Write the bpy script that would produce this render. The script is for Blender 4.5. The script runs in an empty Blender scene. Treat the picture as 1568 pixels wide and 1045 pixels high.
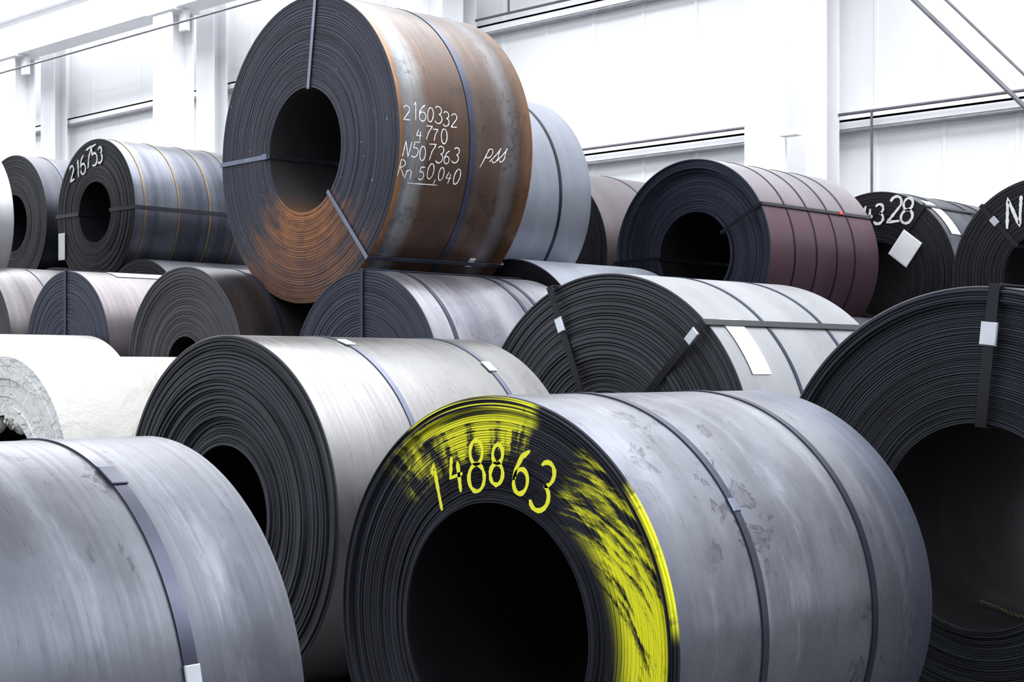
import bpy, math, random
import numpy as np
from mathutils import Vector
D2R=math.pi/180
scene=bpy.context.scene
scene.view_settings.view_transform='Standard'

# ------------------------------------------------------------------ nodes
class NT:
    def __init__(s,name):
        s.m=bpy.data.materials.new(name); s.m.use_nodes=True
        s.t=s.m.node_tree; s.n=s.t.nodes; s.l=s.t.links
        s.b=s.n['Principled BSDF']
    def _set(s,sock,v):
        if isinstance(v,bpy.types.NodeSocket): s.l.new(v,sock)
        elif v is not None:
            if isinstance(v,(tuple,list)) and len(v)==3 and sock.type=='RGBA': v=(*v,1)
            sock.default_value=v
    def math(s,op,a,b=None,c=None,clamp=False):
        n=s.n.new('ShaderNodeMath'); n.operation=op; n.use_clamp=clamp
        s._set(n.inputs[0],a)
        if b is not None: s._set(n.inputs[1],b)
        if c is not None: s._set(n.inputs[2],c)
        return n.outputs[0]
    def uv(s):
        n=s.n.new('ShaderNodeUVMap'); n.uv_map='UVMap'
        x=s.n.new('ShaderNodeSeparateXYZ'); s.l.new(n.outputs[0],x.inputs[0])
        return x.outputs[0],x.outputs[1]
    def comb(s,x,y,z=0.0):
        n=s.n.new('ShaderNodeCombineXYZ')
        s._set(n.inputs[0],x); s._set(n.inputs[1],y); s._set(n.inputs[2],z); return n.outputs[0]
    def noise(s,vec,scale=1,detail=4,rough=.55,dist=0):
        n=s.n.new('ShaderNodeTexNoise'); s.l.new(vec,n.inputs['Vector'])
        n.inputs['Scale'].default_value=scale; n.inputs['Detail'].default_value=detail
        n.inputs['Roughness'].default_value=rough; n.inputs['Distortion'].default_value=dist
        return n.outputs[0]
    def mr(s,v,a,b,c=0.0,d=1.0,smooth=True):
        n=s.n.new('ShaderNodeMapRange'); n.interpolation_type='SMOOTHSTEP' if smooth else 'LINEAR'
        s._set(n.inputs[0],v); 
        for i,x in enumerate((a,b,c,d)): s._set(n.inputs[1+i],x)
        return n.outputs[0]
    def band(s,v,lo,hi,soft):
        return s.math('MULTIPLY',s.mr(v,lo-soft,lo+soft),s.mr(v,hi-soft,hi+soft,1.0,0.0))
    def mix(s,f,a,b,mode='MIX'):
        n=s.n.new('ShaderNodeMix'); n.data_type='RGBA'; n.blend_type=mode
        s._set(n.inputs[0],f); s._set(n.inputs[6],a); s._set(n.inputs[7],b); return n.outputs[2]
    def ramp(s,f,stops):
        n=s.n.new('ShaderNodeValToRGB'); s.l.new(f,n.inputs[0]); e=n.color_ramp.elements
        while len(e)<len(stops): e.new(.5)
        for el,(p,c) in zip(e,stops): el.position=p; el.color=(*c,1)
        return n.outputs[0]
    def bump(s,h,strength,dist):
        n=s.n.new('ShaderNodeBump'); n.inputs['Strength'].default_value=strength
        n.inputs['Distance'].default_value=dist; s.l.new(h,n.inputs['Height'])
        s.l.new(n.outputs[0],s.b.inputs['Normal'])

def plain(name,col,rough=.5,metal=0.0,var=.15,scale=6,bump=0):
    t=NT(name); c=t.n.new('ShaderNodeTexCoord').outputs['Object']
    n=t.noise(c,scale,5)
    t._set(t.b.inputs['Base Color'],t.mix(t.mr(n,.3,.7),tuple(x*(1-var) for x in col),tuple(min(1,x*(1+var)) for x in col)))
    t.b.inputs['Roughness'].default_value=rough; t.b.inputs['Metallic'].default_value=metal
    if bump: t.bump(n,.4,bump)
    return t.m

def mat_side(name,a,b,metal=.7,rough=.38,band=.5,stain=0.0,seed=0.0,vr=None,L=1.5,pr=None,R=.8,edge=None,k=1.0,spec=.5):
    a=tuple(x*k for x in a); b=tuple(x*k for x in b)
    t=NT(name); u,v=t.uv()
    n1=t.noise(t.comb(u,v,seed),1.1,5,.55)
    n2=t.noise(t.comb(t.math('MULTIPLY',u,.10),t.math('MULTIPLY',v,3.2),seed+3),1,4,.55)
    n3=t.noise(t.comb(t.math('MULTIPLY',u,.8),t.math('MULTIPLY',v,45),seed+5),1,3,.6)
    f=t.math('ADD',t.math('MULTIPLY',n1,1-band),t.math('MULTIPLY',n2,band))
    f=t.mr(f,.30,.70)
    col=t.mix(f,a,b)
    if vr:
        vv=t.math('ADD',t.math('DIVIDE',v,L),t.math('MULTIPLY',t.math('SUBTRACT',t.noise(t.comb(u,v,seed+9),2.5,6,.65),.5),.10))
        c2=t.ramp(vv,vr)
        col=t.mix(t.mr(n1,.25,.5,.6,.97),col,c2)
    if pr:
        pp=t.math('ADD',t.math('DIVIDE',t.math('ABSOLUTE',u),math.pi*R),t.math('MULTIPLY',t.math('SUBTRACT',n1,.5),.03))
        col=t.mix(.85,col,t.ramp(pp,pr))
    if stain>0:
        nb=t.noise(t.comb(t.math('MULTIPLY',u,1.0),t.math('MULTIPLY',v,1.6),seed+19),1.7,7,.62)
        col=t.mix(t.mr(nb,.42,.62,0,min(1,stain*.42)),col,tuple(x*.5 for x in a))
        ns=t.noise(t.comb(u,v,seed+11),5.0,9,.68,.5)
        s1=t.mr(ns,.565,.580); s2=t.mr(ns,.580,.605)
        reg=t.mr(t.noise(t.comb(u,v,seed+12),1.3,2,.5),.42,.54)
        patch=t.math('MULTIPLY',s1,stain*.22)
        line=t.math('MULTIPLY',t.math('SUBTRACT',s1,s2),stain*.6)
        col=t.mix(t.math('MULTIPLY',reg,t.math('ADD',patch,line,clamp=True)),col,tuple(x*.30 for x in a))
        nr=t.noise(t.comb(t.math('MULTIPLY',u,3.5),t.math('MULTIPLY',v,12),seed+13),1.6,9,.75)
        col=t.mix(t.mr(nr,.58,.68,0,min(1,stain*.55)),col,tuple(x*.35 for x in a))
        nl=t.noise(t.comb(t.math('MULTIPLY',u,1.2),t.math('MULTIPLY',v,5),seed+17),1,7,.7)
        col=t.mix(t.mr(nl,.52,.72,0,min(1,stain*.6)),col,tuple(min(1,x*1.5) for x in b))
    if edge:
        e=t.math('MAXIMUM',t.mr(v,0.0,.06,.5,0),t.mr(v,L-.40,L,0,1))
        col=t.mix(t.math('MULTIPLY',e,.6),col,edge)
    col=t.mix(t.mr(n3,.35,.65,0,.14),col,tuple(x*.55 for x in a))
    t._set(t.b.inputs['Base Color'],col)
    t.b.inputs['Metallic'].default_value=metal
    t.b.inputs['Specular IOR Level'].default_value=spec
    t._set(t.b.inputs['Roughness'],t.mr(t.math('ADD',t.math('MULTIPLY',n1,.6),t.math('MULTIPLY',n3,.4)),.3,.7,rough-.07,rough+.10))
    t.bump(t.math('ADD',t.math('MULTIPLY',n1,.8),t.math('MULTIPLY',n3,.15)),.22,.012)
    return t.m

def mat_face(name,a=(.018,.020,.029),b=(.037,.042,.060),metal=.45,rough=.43,rust=None,yellow=False,seed=0.0,specks=0.0):
    t=NT(name); u,r=t.uv()
    ph=t.math('MULTIPLY',u,360.0)
    ang=t.math('MULTIPLY',u,6.283)
    n1=t.noise(t.comb(t.math('MULTIPLY',ang,.8),t.math('MULTIPLY',r,55),seed),1,4,.6)
    n2=t.noise(t.comb(t.math('MULTIPLY',ang,1.2),t.math('MULTIPLY',r,5),seed+4),1,5,.6)
    n3=t.noise(t.comb(t.math('MULTIPLY',ang,1.5),t.math('MULTIPLY',r,260),seed+8),1,2,.5)
    col=t.mix(t.mr(t.math('ADD',t.math('MULTIPLY',n1,.6),t.math('MULTIPLY',n2,.4)),.35,.65),a,b)
    col=t.mix(t.mr(n3,.4,.6,0,.4),col,tuple(x*.4 for x in a))
    if rust:
        c0,w,col_r=rust
        nn=t.noise(t.comb(t.math('MULTIPLY',ang,3),t.math('MULTIPLY',r,9),seed+21),1,6,.65)
        wob=t.math('ADD',t.math('ABSOLUTE',ph),t.math('MULTIPLY',t.math('SUBTRACT',nn,.5),60))
        m=t.band(wob,180-w,600,22)
        m=t.math('MULTIPLY',m,t.mr(nn,.25,.60,.25,1))
        m=t.math('MULTIPLY',m,t.mr(r,.5,1.15,1,.45))
        col=t.mix(t.math('MULTIPLY',m,.95),col,col_r)
    if specks:
        ns=t.noise(t.comb(t.math('MULTIPLY',ang,16),t.math('MULTIPLY',r,40),seed+31),1,3,.6)
        col=t.mix(t.mr(ns,.69,.73,0,specks),col,(.5,.5,.52))
    ysum=None
    if yellow:
        lap=t.noise(t.comb(t.math('MULTIPLY',ang,.6),t.math('MULTIPLY',r,80),seed+40),1,2,.5)
        sa=t.noise(t.comb(t.math('MULTIPLY',ang,9),t.math('MULTIPLY',r,7),seed+41),1,6,.65)
        sp=t.noise(t.comb(t.math('MULTIPLY',ang,14),t.math('MULTIPLY',r,2.5),seed+43),1,5,.6)
        rim=t.math('MULTIPLY',t.band(ph,-31,15,2.0),t.band(r,.715,.84,.010))
        rim=t.math('MULTIPLY',rim,t.mr(lap,.47,.53))
        rim=t.math('MULTIPLY',rim,t.mr(sp,.28,.40,.25,1))
        low=t.math('MULTIPLY',t.band(ph,-24,13,2.5),t.band(r,.585,.73,.012))
        low=t.math('MULTIPLY',low,t.mr(t.math('ADD',t.math('ADD',t.math('MULTIPLY',sp,.62),t.math('MULTIPLY',lap,.38)),t.math('MULTIPLY',t.math('SUBTRACT',r,.65),.8)),.43,.52))
        left=t.math('MULTIPLY',t.band(ph,-44,-24,4),t.band(r,.58,.76,.03))
        left=t.math('MULTIPLY',left,t.mr(sa,.43,.63,0,.8))
        s2=t.math('SUBTRACT',t.math('MULTIPLY',r,15),t.math('MULTIPLY',ang,4.2))
        sw=t.noise(t.comb(t.math('ADD',t.math('MULTIPLY',ang,1.6),t.math('MULTIPLY',r,3)),s2,seed+44),1,6,.66,.5)
        fine=t.noise(t.comb(t.math('MULTIPLY',ang,3),t.math('MULTIPLY',s2,4),seed+47),1,4,.6)
        dens=t.mr(ph,36,100,-.06,.11,False)
        edge_in=t.mr(ph,36,110,.50,.56,False)
        rb=t.math('MULTIPLY',t.band(ph,33,170,4),t.math('MULTIPLY',t.mr(t.math('SUBTRACT',r,edge_in),-.03,.06),t.mr(r,.745,.760,1,0)))
        rb=t.math('MULTIPLY',rb,t.mr(t.math('ADD',t.math('ADD',sw,dens),t.math('MULTIPLY',t.math('SUBTRACT',fine,.5),.6)),.40,.60))
        rim2=t.math('MULTIPLY',t.math('MULTIPLY',t.band(ph,50,84,3),t.band(r,.772,.83,.004)),t.mr(sa,.25,.5))
        ysum=t.math('MAXIMUM',t.math('MAXIMUM',rim,low),t.math('MAXIMUM',t.math('MAXIMUM',rb,left),rim2))
        col=t.mix(ysum,col,(.86,.86,.025))
    t._set(t.b.inputs['Base Color'],col)
    if ysum is not None: t._set(t.b.inputs['Metallic'],t.mr(ysum,0,1,metal,0.0))
    else: t.b.inputs['Metallic'].default_value=metal
    t._set(t.b.inputs['Roughness'],t.mr(n1,.3,.7,rough-.05,rough+.15))
    t.bump(t.math('ADD',n1,t.math('MULTIPLY',n3,.5)),.4,.005)
    return t.m

# ------------------------------------------------------------------ meshes
def mesh_obj(name,verts,faces,mats,parent=None,mi=None,uvs=None,smooth=False,sharp=None):
    me=bpy.data.meshes.new(name); me.from_pydata(verts,[],faces); 
    for m in mats: me.materials.append(m)
    if mi is not None: me.polygons.foreach_set('material_index',mi)
    if uvs is not None:
        l=me.uv_layers.new(name='UVMap'); l.data.foreach_set('uv',uvs)
    if smooth: me.polygons.foreach_set('use_smooth',[True]*len(me.polygons))
    me.update()
    if sharp: me.set_sharp_from_angle(angle=sharp)
    o=bpy.data.objects.new(name,me); scene.collection.objects.link(o)
    if parent: o.parent=parent
    return o

def lathe(name,prof,segs,mats,parent,wob=None):
    """prof: list of (r,y,matindex of the strip starting here); closed loop"""
    n=len(prof)
    ph=np.linspace(-math.pi,math.pi,segs,endpoint=False)
    r=np.array([p[0] for p in prof]); y=np.array([p[1] for p in prof]); mi=[p[2] for p in prof]
    wa=np.zeros((n,segs)) 
    if wob is not None:
        wa=wob[0][:,None]*np.sin(ph[None,:]*1+wob[1][:,None])
    X=r[:,None]*np.sin(ph)[None,:]; Z=r[:,None]*np.cos(ph)[None,:]; Y=y[:,None]+wa
    V=np.stack([X,Y,Z],-1).reshape(-1,3)
    faces=[];mm=[];uv=[]
    Rm=max(r)
    for i in range(n):
        j=(i+1)%n; m=mi[i]
        for k in range(segs):
            k2=(k+1)%segs
            faces.append((i*segs+k,i*segs+k2,j*segs+k2,j*segs+k)); mm.append(m)
            a0=ph[k]; a1=ph[k]+2*math.pi/segs
            if m in (0,2):
                q=Rm if m==0 else r[i]
                uv+= [a0*q,y[i],a1*q,y[i],a1*q,y[j],a0*q,y[j]]
            else:
                f=1/(2*math.pi)
                uv+= [a0*f,r[i],a1*f,r[i],a1*f,r[j],a0*f,r[j]]
    return mesh_obj(name,V.tolist(),faces,mats,parent,mm,uv,True,28*D2R)

def ring_strap(name,R,y,w,mat,parent,th=.004,segs=128):
    e=.0015
    prof=[(R+e-.004,y-w/2,0),(R+e+th,y-w/2,0),(R+e+th,y+w/2,0),(R+e-.004,y+w/2,0)]
    return lathe(name,prof,segs,[mat],parent)

def eye_strap(name,R,Ri,y0,y1,phi,w,mat,parent,th=.005):
    p=phi*D2R; t=Vector((math.cos(p),0,-math.sin(p))); er=Vector((math.sin(p),0,math.cos(p)))
    e=.009
    inner=[(R+e,y0),(R+e,y1),(Ri-.006,y1),(Ri-.006,y0)]
    outer=[(R+e+th,y0-th),(R+e+th,y1+th),(Ri-.006-th,y1+th),(Ri-.006-th,y0-th)]
    V=[];F=[]
    for (r,y) in inner+outer:
        for sgn in (-1,1):
            V.append(tuple(er*r+Vector((0,y,0))+t*(sgn*w/2)))
    for i in range(4):
        j=(i+1)%4; a,b=i*2,j*2; c,d=8+i*2,8+j*2
        F+=[(c,c+1,d+1,d),(a,b,b+1,a+1),(a,c,d,b),(a+1,b+1,d+1,c+1)]
    return mesh_obj(name,V,F,[mat],parent)

def slab(name,center,ux,uy,un,sx,sy,sn,mat,parent,bev=.25):
    """chamfered little plate: size sx*sy, thickness sn along un"""
    c=Vector(center); V=[];F=[]
    for k,(s,h) in enumerate(((1,0),(1,.6),(1-bev*.4,1))):
        for (a,b) in ((-1,-1),(1,-1),(1,1),(-1,1)):
            V.append(tuple(c+ux*(a*s*sx/2)+uy*(b*s*sy/2)+un*(h*sn)))
    for k in range(2):
        for i in range(4):
            j=(i+1)%4; F.append((k*4+i,k*4+j,k*4+4+j,k*4+4+i))
    F+=[(3,2,1,0),(8,9,10,11)]
    return mesh_obj(name,V,F,[mat],parent)

# handwriting ---------------------------------------------------------
def arc(cx,cy,rx,ry,a0,a1,n=14):
    return [(cx+rx*math.cos((a0+(a1-a0)*i/n)*D2R),cy+ry*math.sin((a0+(a1-a0)*i/n)*D2R)) for i in range(n+1)]
G={
'0':[arc(.3,.5,.24,.48,80,450)],
'1':[[(.18,.82),(.32,1),(.30,.5),(.30,0)]],
'2':[arc(.3,.74,.24,.25,165,-40)+[(.05,.02),(.58,.05)]],
'3':[arc(.28,.75,.24,.24,150,-80,10)+arc(.28,.26,.28,.27,80,-150,12)],
'4':[[(.22,.95),(.05,.42),(.6,.46)],[(.45,.8),(.42,0)]],
'5':[[(.55,.96),(.15,.95),(.1,.58)]+arc(.27,.3,.27,.3,110,-140)],
'6':[[(.5,.97),(.25,.8),(.1,.5)]+arc(.32,.27,.24,.27,180,-180,18)],
'7':[[(.05,.93),(.58,.96),(.3,.5),(.2,0)]],
'8':[arc(.3,.74,.2,.23,-90,270,18)+arc(.3,.25,.25,.26,90,-270,18)],
'N':[[(.05,0),(.1,1),(.5,0),(.58,1)]],
'D':[[(.1,0),(.12,1)],[(.0,.98)]+arc(.15,.5,.45,.48,90,-90)+[(.0,.02)]],
'R':[[(.1,0),(.12,1)],arc(.15,.76,.33,.22,90,-90,10)+[(.58,0)]],
'p':[[(.1,-.4),(.18,.6)],arc(.3,.36,.2,.24,150,-160)],
's':[[(.0,.0),(.22,.35)]+[(.42,.78),(.36,.72)]+arc(.30,.22,.17,.24,55,-150,10)],
'n':[[(.08,.0),(.08,.55)],[(.08,.4),(.3,.58),(.46,.4),(.48,0)]],
',':[[(.2,.08),(.12,-.2)]],
'_':[[(0,-.12),(.7,-.1)]],
'-':[[(.1,.5),(.5,.52)]],
}
def write(name,text,fmap,h,wd,mat,parent,seed=1,pitch=.78,slant=.12,layout=None,mess=0.0):
    rnd=random.Random(seed); V=[];F=[]
    x=0
    for i,ch in enumerate(text):
        if ch==' ': x+=.5; continue
        sc=h*rnd.uniform(.9-mess,1.1+mess); jy=rnd.uniform(-.06-mess*.4,.06+mess*.4)*h; sl=slant+rnd.uniform(-1,1)*mess*.8
        for st in G[ch]:
            pts=[]
            for (px,py) in st:
                gx=px+sl*py; gy=py
                if layout:
                    cx,cy,rot=layout[i]; lx=(gx-.3)*sc*.85; ly=(gy-.5)*sc
                    pts.append((cx+lx*math.cos(rot)-ly*math.sin(rot),cy+lx*math.sin(rot)+ly*math.cos(rot)))
                else: pts.append((x*h+gx*sc,gy*sc+jy))
            q=[pts[0]]
            for a,b in zip(pts,pts[1:]):
                d=math.dist(a,b); k=max(1,int(d/(h*.09)))
                for s in range(1,k+1): q.append((a[0]+(b[0]-a[0])*s/k,a[1]+(b[1]-a[1])*s/k))
            base=len(V)
            for k,p in enumerate(q):
                a=q[max(0,k-1)]; b=q[min(len(q)-1,k+1)]
                dx,dy=b[0]-a[0],b[1]-a[1]; l=math.hypot(dx,dy) or 1
                w=wd*rnd.uniform(.7,1.2)*(.6 if k in(0,len(q)-1) else 1)
                V.append(fmap(p[0]-dy/l*w,p[1]+dx/l*w)); V.append(fmap(p[0]+dy/l*w,p[1]-dx/l*w))
            for k in range(len(q)-1):
                F.append((base+2*k,base+2*k+1,base+2*k+3,base+2*k+2))
        x+=pitch*(.55 if ch==',' else .8 if ch=='1' else 1)
    return mesh_obj(name,V,F,[mat],parent)

# ------------------------------------------------------------------ shared mats
M_strap=plain('strap_blue_steel',(.035,.045,.075),.3,.7)
M_strapk=plain('strap_black',(.012,.013,.018),.35,.4)
M_straps=plain('strap_silver',(.17,.19,.25),.32,.9)
M_strapm=plain('strap_slate',(.10,.11,.15),.32,.9)
M_strapg=plain('strap_grey',(.05,.055,.08),.3,.8)
M_clip=plain('seal_clip_zinc',(.65,.68,.74),.3,.6)
M_paper=plain('paper_label',(.76,.76,.78),.6,0,.05)
M_chalk=plain('chalk_white',(.68,.68,.69),.8)
M_yel=plain('yellow_spray_paint',(.86,.86,.025),.5,0,.02)
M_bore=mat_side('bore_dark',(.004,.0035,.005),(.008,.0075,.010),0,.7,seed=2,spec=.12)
M_borer=mat_side('bore_rust',(.05,.035,.03),(.02,.02,.025),.3,.5,seed=2,R=.49,pr=[(0,(.02,.02,.024)),(.5,(.02,.02,.024)),(.7,(.07,.07,.075)),(.88,(.18,.10,.06)),(1,(.22,.11,.06))])
F_dark=mat_face('coil_edge_dark')
F_navy=mat_face('coil_edge_navy',(.023,.028,.046),(.044,.051,.080),seed=7)
F_brown=mat_face('coil_edge_brown',(.030,.030,.037),(.050,.049,.060),seed=9)
F_black=mat_face('coil_edge_black',(.007,.007,.010),(.016,.016,.022),seed=12)
F_yel=mat_face('coil_edge_sprayed',(.017,.018,.026),(.039,.042,.057),yellow=True,seed=3)
F_top=mat_face('coil_edge_top',(.022,.025,.040),(.047,.053,.080),rust=(180,40,(.30,.125,.045)),seed=5,specks=.8)
F_step=mat_face('coil_edge_stepped',(.026,.028,.035),(.064,.068,.080),seed=15)

coil_count=0
def coil(X,Y,h,R,Ri,L,side,face=F_dark,bore=M_bore,N=30,segs=128,jit=.003,gd=.006,style='flat',lip=.03,
         rings=(),rmat=None,rw=.035,eyes=(),emat=None,ew=.04,rot=0,seed=None,clips=True,name='steel_coil',wobamp=.0015,gap=.25):
    global coil_count
    coil_count+=1
    rnd=random.Random(seed if seed is not None else coil_count*7+1)
    E=bpy.data.objects.new(name,None); scene.collection.objects.link(E)
    E.location=(X,Y,h); E.rotation_euler=(0,0,rot*D2R); E.empty_display_size=.2
    ws=[rnd.uniform(.55,1.5) for _ in range(N)]; s=sum(ws); ws=[w/s*(R-Ri) for w in ws]
    prof=[];wa=[];wp=[]
    def add(r,y,m,a=0,p=0): prof.append((r,y,m)); wa.append(a); wp.append(p)
    add(Ri,L,2); add(Ri,L*.5,2); add(Ri,.02,2)
    r=Ri; ymin=0
    drift=0
    for k in range(N):
        t=(r-Ri)/(R-Ri); w=ws[k]
        y=rnd.uniform(-jit,jit)
        if style=='lip':
            if t>.80: y-=lip*(1 if t<.93 else 1.25)
            elif t>.74: y-=lip*.4
            if t<.05: y-=lip*.4
        elif style=='rim':
            if t>.86: y-=lip*rnd.uniform(.3,1)
            if t<.05: y-=.012
        elif style=='step':
            drift+=rnd.uniform(-1,1)*jit; drift*=.85; y+=drift
            y+= .02*math.sin(t*9)
        g=min(w*gap,.004+0*w)
        a=wobamp*rnd.uniform(.3,1); p=rnd.uniform(0,6.28)
        add(r+g*.5,y+gd,1,a,p); add(r+g,y,1,a,p); add(r+w-g*.5,y,1,a,p)
        ymin=min(ymin,y-a)
        r+=w
    yl=prof[-1][1]
    prof[-1]=(R-.004,yl,1)
    add(R,yl+.005,0,wa[-1],wp[-1]); add(R,L*.5,0); add(R,L-.006,0); add(R-.006,L,1)
    M=10
    for k in range(M):
        rr=R-.006-(R-Ri-.012)*(k+.5)/M
        add(rr,L+rnd.uniform(-.004,.004),1)
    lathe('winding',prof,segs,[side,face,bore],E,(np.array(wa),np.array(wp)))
    rmat=rmat or M_strap; emat=emat or M_strap
    for i,v in enumerate(rings): ring_strap('band_%d'%(i+1),R,v,rw,rmat,E,segs=segs)
    yf=ymin-.003
    for i,p in enumerate(eyes): eye_strap('eye_strap_%d'%(i+1),R,Ri,yf,L+.01,p,ew,emat,E)
    return E,yf
def face_clip(E,yf,r,phi,mat=M_clip,sx=.075,sy=.10):
    p=phi*D2R; er=Vector((math.sin(p),0,math.cos(p))); t=Vector((math.cos(p),0,-math.sin(p)))
    slab('seal_clip',er*r+Vector((0,yf-.006,0)),t,er,Vector((0,-1,0)),sx,sy,.014,mat,E)
def side_clip(E,R,y,phi,mat=M_clip,sy=.06,st=.09,th=.008):
    p=phi*D2R; er=Vector((math.sin(p),0,math.cos(p))); t=Vector((math.cos(p),0,-math.sin(p)))
    slab('seal_clip',er*(R+.005)+Vector((0,y,0)),Vector((0,1,0)),t,er,sy,st,th,mat,E)
def side_patch(name,E,R,y0,y1,p0,p1,mat,n=10,off=.006):
    V=[];F=[]
    for i in range(n+1):
        p=(p0+(p1-p0)*i/n)*D2R
        for y in (y0,y1):
            V.append(((R+off)*math.sin(p),y,(R+off)*math.cos(p)))
    for i in range(n): F.append((2*i,2*i+1,2*i+3,2*i+2))
    return mesh_obj(name,V,F,[mat],E,smooth=True)
def fmap_face(y,cx,cz,rot=0,):
    c,s=math.cos(rot*D2R),math.sin(rot*D2R)
    return lambda a,b:(cx+a*c-b*s,y,cz+a*s+b*c)
def fmap_side(R,y0,phi0,off=.003):
    return lambda a,b:((R+off)*math.sin(phi0*D2R-b/R),y0+a,(R+off)*math.cos(phi0*D2R-b/R))

# ------------------------------------------------------------------ side materials
S_c1=mat_side('steel_front',(.315,.33,.385),(.455,.47,.52),.78,.31,.4,1.15,1.0,L=1.55,edge=(.12,.14,.22),k=.57)
S_c0=mat_side('steel_near',(.225,.242,.31),(.39,.41,.475),.75,.38,.5,1.15,4.0,L=1.5,k=.34)
S_c2=mat_side('steel_mid',(.39,.387,.385),(.48,.475,.472),.75,.31,.6,.45,6.0,L=1.75,k=.43)
S_dark=mat_side('steel_dark',(.05,.052,.065),(.12,.125,.15),.7,.38,.6,.3,8.0,k=.7)
S_lite=mat_side('steel_light',(.45,.46,.50),(.66,.67,.70),.6,.36,.8,.2,10.0,k=.6)
S_c4=mat_side('steel_pale',(.54,.555,.585),(.67,.68,.70),.6,.38,.7,.15,12.0,k=.60)
S_c5=mat_side('steel_blue_sheen',(.30,.29,.35),(.60,.60,.65),.78,.25,.9,.5,14.0,k=.60)
S_c7=mat_side('steel_bluegrey',(.32,.35,.42),(.42,.45,.52),.6,.4,.5,.1,16.0,k=.66)
S_c8=mat_side('steel_slate',(.08,.09,.13),(.32,.34,.40),.82,.27,.9,.2,18.0,k=.48)
S_br=mat_side('steel_brownish',(.10,.09,.10),(.26,.24,.255),.72,.33,.85,.3,20.0,k=.42)
S_pk=mat_side('steel_pinkish',(.28,.25,.27),(.38,.34,.36),.6,.4,.6,.2,22.0,k=.50)
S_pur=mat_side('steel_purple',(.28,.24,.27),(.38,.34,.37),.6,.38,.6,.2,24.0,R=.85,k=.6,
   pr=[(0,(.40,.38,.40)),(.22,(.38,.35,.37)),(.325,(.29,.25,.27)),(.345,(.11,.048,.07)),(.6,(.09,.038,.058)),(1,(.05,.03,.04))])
rust=(.068,.035,.021); bl=(.10,.115,.14); gy=(.20,.21,.22)
S_top=mat_side('steel_rusted',(.05,.029,.020),(.085,.045,.027),.5,.33,.5,.8,26.0,L=1.33,
   vr=[(0,(.24,.12,.05)),(.035,(.17,.08,.032)),(.055,bl),(.10,gy),(.17,(.14,.135,.135)),(.22,rust),(.38,(.054,.029,.019)),(.52,(.066,.036,.023)),(.58,(.07,.055,.05)),(.63,rust),(.74,(.075,.052,.043)),(.80,(.13,.125,.135)),(.86,(.09,.083,.088)),(.90,(.06,.034,.022)),(.97,(.14,.066,.030))])
def wrapmat(name,sc,veins,w=.03,bs=.9,c0=(.56,.56,.535)):
    t=NT(name); c=t.n.new('ShaderNodeTexCoord').outputs['Object']
    n=t.noise(c,sc,5,.6,2.2)
    v=t.math('ABSOLUTE',t.math('SUBTRACT',n,.5))
    f=t.mr(v,.0,w,veins,0)
    n2=t.noise(c,sc*1.7,3,.6,1.5)
    v2=t.math('ABSOLUTE',t.math('SUBTRACT',n2,.46))
    f=t.math('MAXIMUM',f,t.mr(v2,.0,w*.7,veins,0))
    t._set(t.b.inputs['Base Color'],t.mix(f,c0,(.08,.09,.12)))
    t.b.inputs['Roughness'].default_value=.45
    t.bump(n,bs,.05); return t.m
W_side=wrapmat('wrap_white',2.0,.10,.015,.5,(.50,.50,.47)); W_face=wrapmat('wrap_face',2.4,.85,.010,.6,(.66,.67,.66))

# ------------------------------------------------------------------ coils
# front sprayed coil
E,yf=coil(-3.605,3.65,.80,.80,.432,1.55,S_c1,F_yel,N=46,segs=200,jit=.003,gd=.010,style='rim',lip=.022,
   rings=(.442,1.127),rw=.034,rmat=M_strapg,wobamp=.002)
lay=[(-.262,.470,.34),(-.168,.525,.22),(-.070,.560,.10),(.032,.568,-.02),(.145,.550,-.12),(.245,.505,-.33)]
write('spray_number','148863',fmap_face(yf-.003,0,0),.158,.0080,M_yel,E,5,layout=lay,slant=.05,mess=.05)
side_clip(E,.80,.442,57,M_straps,.04,.05,.005)
# nearest-left coil
E,yf=coil(-3.908,.995,.744,.744,.38,1.5,S_c0,F_dark,N=30,segs=180,rings=(.35,1.15),rw=.042,rmat=M_strapg)
side_clip(E,.744,1.15,76,M_clip,.046,.05); side_clip(E,.744,1.15,28,M_strapg,.05,.09,.004)
# mid-left stepped coil
E,yf=coil(-6.506,4.574,.933,.933,.355,1.75,S_c2,F_step,N=34,segs=180,jit=.010,gd=.014,style='step',
   rings=(.60,1.42),rw=.036,rmat=M_strapm,wobamp=.004)
side_clip(E,.933,.60,17); side_clip(E,.933,1.42,35)
# big right coil
E,yf=coil(-3.011,5.948,1.02,1.02,.437,1.5,S_dark,F_dark,N=56,segs=200,jit=.003,gd=.008,style='rim',lip=.05,eyes=(6,),emat=M_strapk,ew=.05,rings=(.4,1.1))
face_clip(E,yf,.82,6)
# rusty chain lying in the eye of the big coil
V=[];F=[]
nl=40
for i in range(nl):
    p=(205-(205-120)*i/(nl-1))*D2R; er=Vector((math.sin(p),0,math.cos(p))); tt=Vector((math.cos(p),0,-math.sin(p)))
    ax=Vector((0,1,0)) if i%2 else er
    c=er*(.437-.012)+Vector((0,.42+.03*math.sin(i*.35),0))
    b=len(V)
    for a in range(10):
        A=a/10*2*math.pi; d=tt*math.cos(A)*.011+ax*math.sin(A)*.006
        nrm=d.normalized(); bn=tt.cross(ax).normalized()
        for q in range(5):
            Q=q/5*2*math.pi; V.append(tuple(c+d+nrm*(math.cos(Q)*.0024)+bn*(math.sin(Q)*.0024)))
    for a in range(10):
        for q in range(5):
            F.append((b+a*5+q,b+a*5+(q+1)%5,b+((a+1)%10)*5+(q+1)%5,b+((a+1)%10)*5+q))
mesh_obj('chain',V,F,[plain('chain_steel',(.16,.12,.06),.35,.8)],E,smooth=True)
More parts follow.
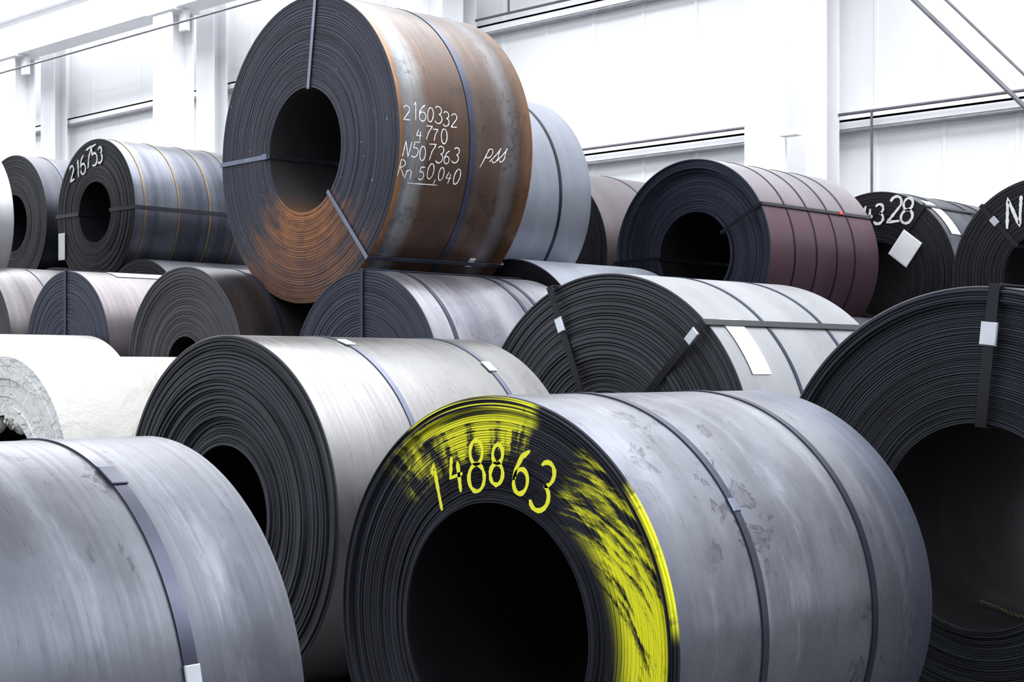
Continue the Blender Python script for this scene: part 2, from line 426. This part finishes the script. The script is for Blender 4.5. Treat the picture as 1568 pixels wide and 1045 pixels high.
# large pale coil behind the front one
E,yf=coil(-6.24,7.30,1.15,1.15,.28,1.8,S_c4,F_step,N=36,segs=180,jit=.006,gd=.018,style='step',rings=(.62,1.30),eyes=(-22,45),emat=M_strapk,ew=.05,wobamp=.004,rw=.03)
face_clip(E,yf,.89,-22,sx=.06); face_clip(E,yf,1.04,45,sx=.06)
side_patch('paper_label',E,1.15,.16,.36,43,64,M_paper)

# tier 2, front row
coil(-8.18,6.94,1.59,.80,.30,1.6,S_c5,F_navy,N=26,rings=(.22,1.05,1.2),eyes=(0,),ew=.035,rmat=M_strapg)
coil(-10.38,6.93,1.70,.82,.25,1.6,S_br,F_brown,N=26,style='lip',lip=.02,rings=(.4,1.1))
E,yf=coil(-12.27,6.93,1.84,.73,.15,1.6,S_pk,F_navy,N=22,eyes=(0,),rings=(1.0,))
side_patch('paper_label',E,.73,.35,.95,8,22,M_paper)
coil(-14.1,6.93,1.87,.83,.30,1.6,S_br,F_brown,N=20,rings=(.5,1.0,1.3),rmat=M_strap)
coil(-16.05,6.93,1.87,.83,.34,1.6,S_br,F_brown,N=16,segs=96)
# rusted coil on top
E,yf=coil(-9.33,7.32,3.40,1.20,.485,1.33,S_top,F_top,M_borer,N=48,segs=200,jit=.002,gd=.006,
   rings=(.70,),rw=.05,rmat=M_strap,eyes=(8,-90,137),emat=M_straps,ew=.036,rot=-3.5)
for i,(tx,y0,ph0,h,p) in enumerate((('2160332',.035,85.5,.125,.62),('4770',.15,91.7,.100,.78),('N507363',.03,98.4,.108,.72),('Rn 50,040',.0,105.4,.112,.64))):
    write('chalk_line_%d'%(i+1),tx,fmap_side(1.2,y0,ph0),h,.0040,M_chalk,E,i+3,pitch=p,mess=.11)
write('chalk_underline','_',fmap_side(1.2,.12,105.9),.42,.0033,M_chalk,E,8)
write('chalk_mark','pss',fmap_side(1.2,.80,96),.15,.0040,M_chalk,E,12,pitch=.5,slant=.5)
side_clip(E,1.2,1.0,136.5)
face_clip(E,yf,.53,-90,M_straps,.05,.06)
# bluish coil behind it
coil(-9.52,8.72,3.18,.95,.38,1.15,S_c7,F_navy,N=20,rings=(.75,),rmat=M_strapk,rw=.03)
# tier 3 left
E,yf=coil(-14.67,8.63,3.40,.80,.33,1.6,S_c8,F_black,N=24,rings=(.13,.55,.95,1.3),rmat=plain('strap_bronze',(.16,.12,.07),.35,.7),rw=.022,eyes=(-90,90),emat=M_strapk)
write('chalk_number','216753',fmap_face(yf-.004,-.50,.38,14),.19,.012,M_chalk,E,4,pitch=.66,mess=.1)
slab('paper_tag',(-.68,yf-.004,-.34),Vector((1,0,0)),Vector((0,0,1)),Vector((0,-1,0)),.14,.30,.004,M_paper,E)
coil(-16.5,8.63,3.40,.80,.33,1.6,S_dark,F_black,N=20,rings=(.3,.9))
coil(-15.25,6.6,3.22,.85,.33,.95,S_lite,F_navy,N=18,rings=(.5,))
# supports in that stack
for X in (-13.77,-15.57,-17.4): coil(X,8.63,1.96,.88,.34,1.6,S_dark,F_black,N=16,segs=96)
for X in (-8.47,-10.57): coil(X,8.72,1.74,.84,.34,1.5,S_c7,F_black,N=16,segs=96)
for X,r in ((-9.3,.65),(-11.4,.65),(-13.2,.68),(-15.1,.69),(-16.9,.69)): coil(X,6.95,r,r,.3,1.6,S_dark,F_black,N=14,segs=96)
for X,r in ((-8.1,.60),(-9.52,.64),(-11.4,.64),(-12.9,.66),(-14.67,.67),(-16.47,.67)): coil(X,8.68,r,r,.3,1.6,S_dark,F_black,N=14,segs=96)
# tier 2 right, purple coil + neighbour
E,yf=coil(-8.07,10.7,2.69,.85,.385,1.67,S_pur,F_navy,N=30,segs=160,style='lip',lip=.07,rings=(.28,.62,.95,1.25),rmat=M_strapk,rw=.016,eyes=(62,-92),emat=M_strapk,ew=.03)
slab('red_tag',((.865)*math.sin(62*D2R),1.15,.865*math.cos(62*D2R)),Vector((0,1,0)),Vector((math.cos(62*D2R),0,-math.sin(62*D2R))),Vector((math.sin(62*D2R),0,math.cos(62*D2R))),.05,.03,.01,plain('red_seal',(.8,.05,.03),.5),E)
coil(-9.95,10.7,2.78,.85,.38,1.6,S_pk,F_black,N=20,rings=(.8,),rw=.02)
for X in (-6.98,-9.13,-11.28): coil(X,10.7,1.07,1.07,.38,1.6,S_dark,F_black,N=16,segs=96)
E,yf=coil(-7.6,12.95,2.56,.85,.36,1.6,S_c8,F_black,N=20,rings=(.3,.9,1.2),rmat=M_strapk,eyes=(38,),emat=M_strapk)
write('chalk_number','44328',fmap_face(yf-.004,-.30,.53,0),.22,.014,M_chalk,E,6,pitch=.64,mess=.08)
slab('paper_tag',(.33,yf-.006,.28),Vector((.8,0,-.6)),Vector((.6,0,.8)),Vector((0,-1,0)),.24,.28,.005,M_paper,E)
side_patch('paper_label',E,.85,.10,.28,30,62,M_paper)
E,yf=coil(-5.7,12.5,2.50,.85,.36,1.6,S_dark,F_black,N=20,eyes=(-42,),emat=M_strapk)
write('chalk_number','ND-',fmap_face(yf-.004,-.34,.42,8),.26,.015,M_chalk,E,9,pitch=.70)
face_clip(E,yf,.66,-42,sx=.06,sy=.08)
for X in (-8.65,-6.6,-4.55): coil(X,12.95,1.0,1.0,.38,1.6,S_dark,F_black,N=16,segs=96)
# wrapped white coils
E,yf=coil(-9.85,5.08,.89,.89,.47,1.6,W_side,W_face,N=6,jit=.012,gd=.01,wobamp=.008,name='wrapped_coil')
rnd=random.Random(3)
for i in range(9):   # crumpled wrapping bunched round the eye
    a=rnd.uniform(-60,70)*D2R; V=[];F=[]
    n=10
    for j in range(5):
        for k in range(n):
            th=2*math.pi*k/n; rr=.05*math.sin((j+.5)/5*math.pi)*rnd.uniform(.7,1.3)
            V.append(((.445)*math.sin(a)+rr*math.cos(th),-.02+j*.03,(.445)*math.cos(a)+rr*math.sin(th)*1.4))
    for j in range(4):
        for k in range(n): F.append((j*n+k,j*n+(k+1)%n,(j+1)*n+(k+1)%n,(j+1)*n+k))
    F.append(tuple(range(n))); F.append(tuple(range(5*n-1,4*n-1,-1)))
    mesh_obj('wrap_fold_%d'%i,V,F,[W_side],E,smooth=True)
coil(-11.8,5.25,.99,.99,.47,1.6,W_side,W_face,N=6,jit=.012,gd=.01,wobamp=.008,name='wrapped_coil')

# ------------------------------------------------------------------ building
def boxes(name,bl,mat,parent=None):
    V=[];F=[]
    for (x0,x1,y0,y1,z0,z1) in bl:
        b=len(V)
        V+=[(x0,y0,z0),(x1,y0,z0),(x1,y1,z0),(x0,y1,z0),(x0,y0,z1),(x1,y0,z1),(x1,y1,z1),(x0,y1,z1)]
        F+=[tuple(b+i for i in f) for f in ((3,2,1,0),(4,5,6,7),(0,1,5,4),(1,2,6,5),(2,3,7,6),(3,0,4,7))]
    return mesh_obj(name,V,F,[mat],parent)
M_wall=plain('wall_panel_white',(.84,.85,.87),.5,0,.03,.6)
M_colm=plain('painted_steel_white',(.84,.845,.865),.45,0,.03,2)
M_dk=plain('conduit_grey',(.12,.12,.14),.5,.2)
M_girt_shadow=plain('girt_shadow_grey',(.35,.35,.38),.6)
M_ceil=plain('ceiling_white',(.78,.78,.8),.7,0,.03,.5)
t=NT('concrete_floor'); c=t.n.new('ShaderNodeTexCoord').outputs['Object']
n=t.noise(c,1.2,8,.65); t._set(t.b.inputs['Base Color'],t.mix(t.mr(n,.3,.7),(.03,.03,.035),(.06,.06,.065)))  # grey concrete with the shade around the coils put into its dark colour
t.b.inputs['Roughness'].default_value=.6; t.bump(n,.3,.01)
x0,x1=-48,18
boxes('floor',[(x0,x1,-8,17.3,-.2,0)],t.m)
V=[];F=[];xs=[]
x=x0
while x<x1:
    xs+= [(x,0),(x+.02,.02),(x+.06,.02),(x+.08,0)]; x+=.95
for (x,d) in xs:
    V+=[(x,17.0-d,0),(x,17.0-d,12)]
for i in range(len(xs)-1): F.append((2*i,2*i+2,2*i+3,2*i+1))
b=len(V); V+=[(x0,17.3,0),(xs[-1][0],17.3,0),(xs[-1][0],17.3,12),(x0,17.3,12)]; F.append((b,b+3,b+2,b+1))
mesh_obj('wall_back',V,F,[M_wall])
boxes('wall_left',[(x0-.3,x0,-8,17.3,0,12)],M_wall)
boxes('ceiling',[(x0,x1,-8,17.3,12,12.3)],M_ceil)
for z in (2.6,4.85,7.1,9.35):
    boxes('wall_girt',[(x0,x1,16.80,16.97,z,z+.03),(x0,x1,16.80,16.82,z-.09,z+.03)],M_colm)
    boxes('wall_girt_shadow',[(x0,x1,16.81,16.97,z-.12,z-.092)],M_girt_shadow)  # grey strip painted in as the shadow line under each girt
def Hcol(name,X,Y,w,d,h):
    boxes(name,[(X-w/2,X+w/2,Y-d/2,Y-d/2+.04,0,h),(X-w/2,X+w/2,Y+d/2-.04,Y+d/2,0,h),(X-.02,X+.02,Y-d/2+.04,Y+d/2-.04,0,h),
      (X-w/2-.08,X+w/2+.08,Y-d/2-.08,Y+d/2+.08,0,.04)],M_colm)
for X in (-36.3,-29.8,-23.9,-17.2,-10.6,-4.0,2.6):
    Hcol('runway_column',X,15.7,.6,.5,8.26)
    boxes('column_bracket',[(X-.45,X+.45,15.4,16.0,8.26,8.30),(X+.30,X+.50,15.62,15.72,7.9,8.26),(X+.3,X+.55,15.3,15.45,4.5,4.56)],M_colm)
    Hcol('wall_column',X,16.55,.55,.33,12)
boxes('crane_runway_beam',[(x0,x1,15.45,15.95,8.30,8.36),(x0,x1,15.67,15.73,8.36,9.14),(x0,x1,15.45,15.95,9.14,9.20),(x0,x1,15.66,15.74,9.2,9.28)],M_colm)
def tube(name,pts,r,mat):
    cu=bpy.data.curves.new(name,'CURVE'); cu.dimensions='3D'; cu.bevel_depth=r; cu.bevel_resolution=3
    s=cu.splines.new('POLY'); s.points.add(len(pts)-1)
    for p,q in zip(s.points,pts): p.co=(*q,1)
    cu.materials.append(mat); o=bpy.data.objects.new(name,cu); scene.collection.objects.link(o); return o
tube('conduit_pipe',[(x0,15.35,7.95),(x1,15.35,7.95)],.02,M_dk)
for z in (4.93,7.2): tube('conduit_pipe',[(-21,16.70,z),(x1,16.70,z)],.02,M_dk)
tube('drop_cable',[(-16.2,16.70,7.2),(-16.2,16.70,11.9)],.016,M_dk)
tube('drop_cable',[(-9.85,16.70,4.93),(-9.85,16.70,0.1)],.016,M_dk)
tube('brace_rod',[(-11.0,16.3,8.15),(-3.9,16.3,.75)],.028,M_dk)
tube('brace_rod',[(-10.65,16.36,8.15),(-3.6,16.36,.75)],.016,M_dk)

# ------------------------------------------------------------------ light
def area(name,loc,rot,sx,sy,power,col=(1,1,1)):
    l=bpy.data.lights.new(name,'AREA'); l.shape='RECTANGLE'; l.size=sx; l.size_y=sy; l.energy=power; l.color=col
    o=bpy.data.objects.new(name,l); scene.collection.objects.link(o); o.location=loc; o.rotation_euler=rot
area('skylight_and_fill',(-15,12.2,11.85),(0,0,0),60,5.5,8400,(.965,.98,1))
area('skylight_and_fill',(-15,3.0,11.85),(0,0,0),60,3,2400,(.96,.975,1))
area('skylight_and_fill',(-15,-4.5,11.85),(0,0,0),60,4,4200,(.96,.975,1))  # added fill above and behind the camera, lifts coil faces and yellow spray
w=bpy.data.worlds.new('World'); scene.world=w; w.use_nodes=True
bg=w.node_tree.nodes['Background']; bg.inputs[0].default_value=(.87,.915,1,1); bg.inputs[1].default_value=1.0

cam=bpy.data.cameras.new('camera'); co=bpy.data.objects.new('camera',cam); scene.collection.objects.link(co)
co.location=(0,0,1.69); co.rotation_euler=(math.pi/2,0,44*D2R)
cam.sensor_width=36; cam.lens=36*2300/1568; cam.shift_y=.0271; cam.clip_end=200
scene.camera=co
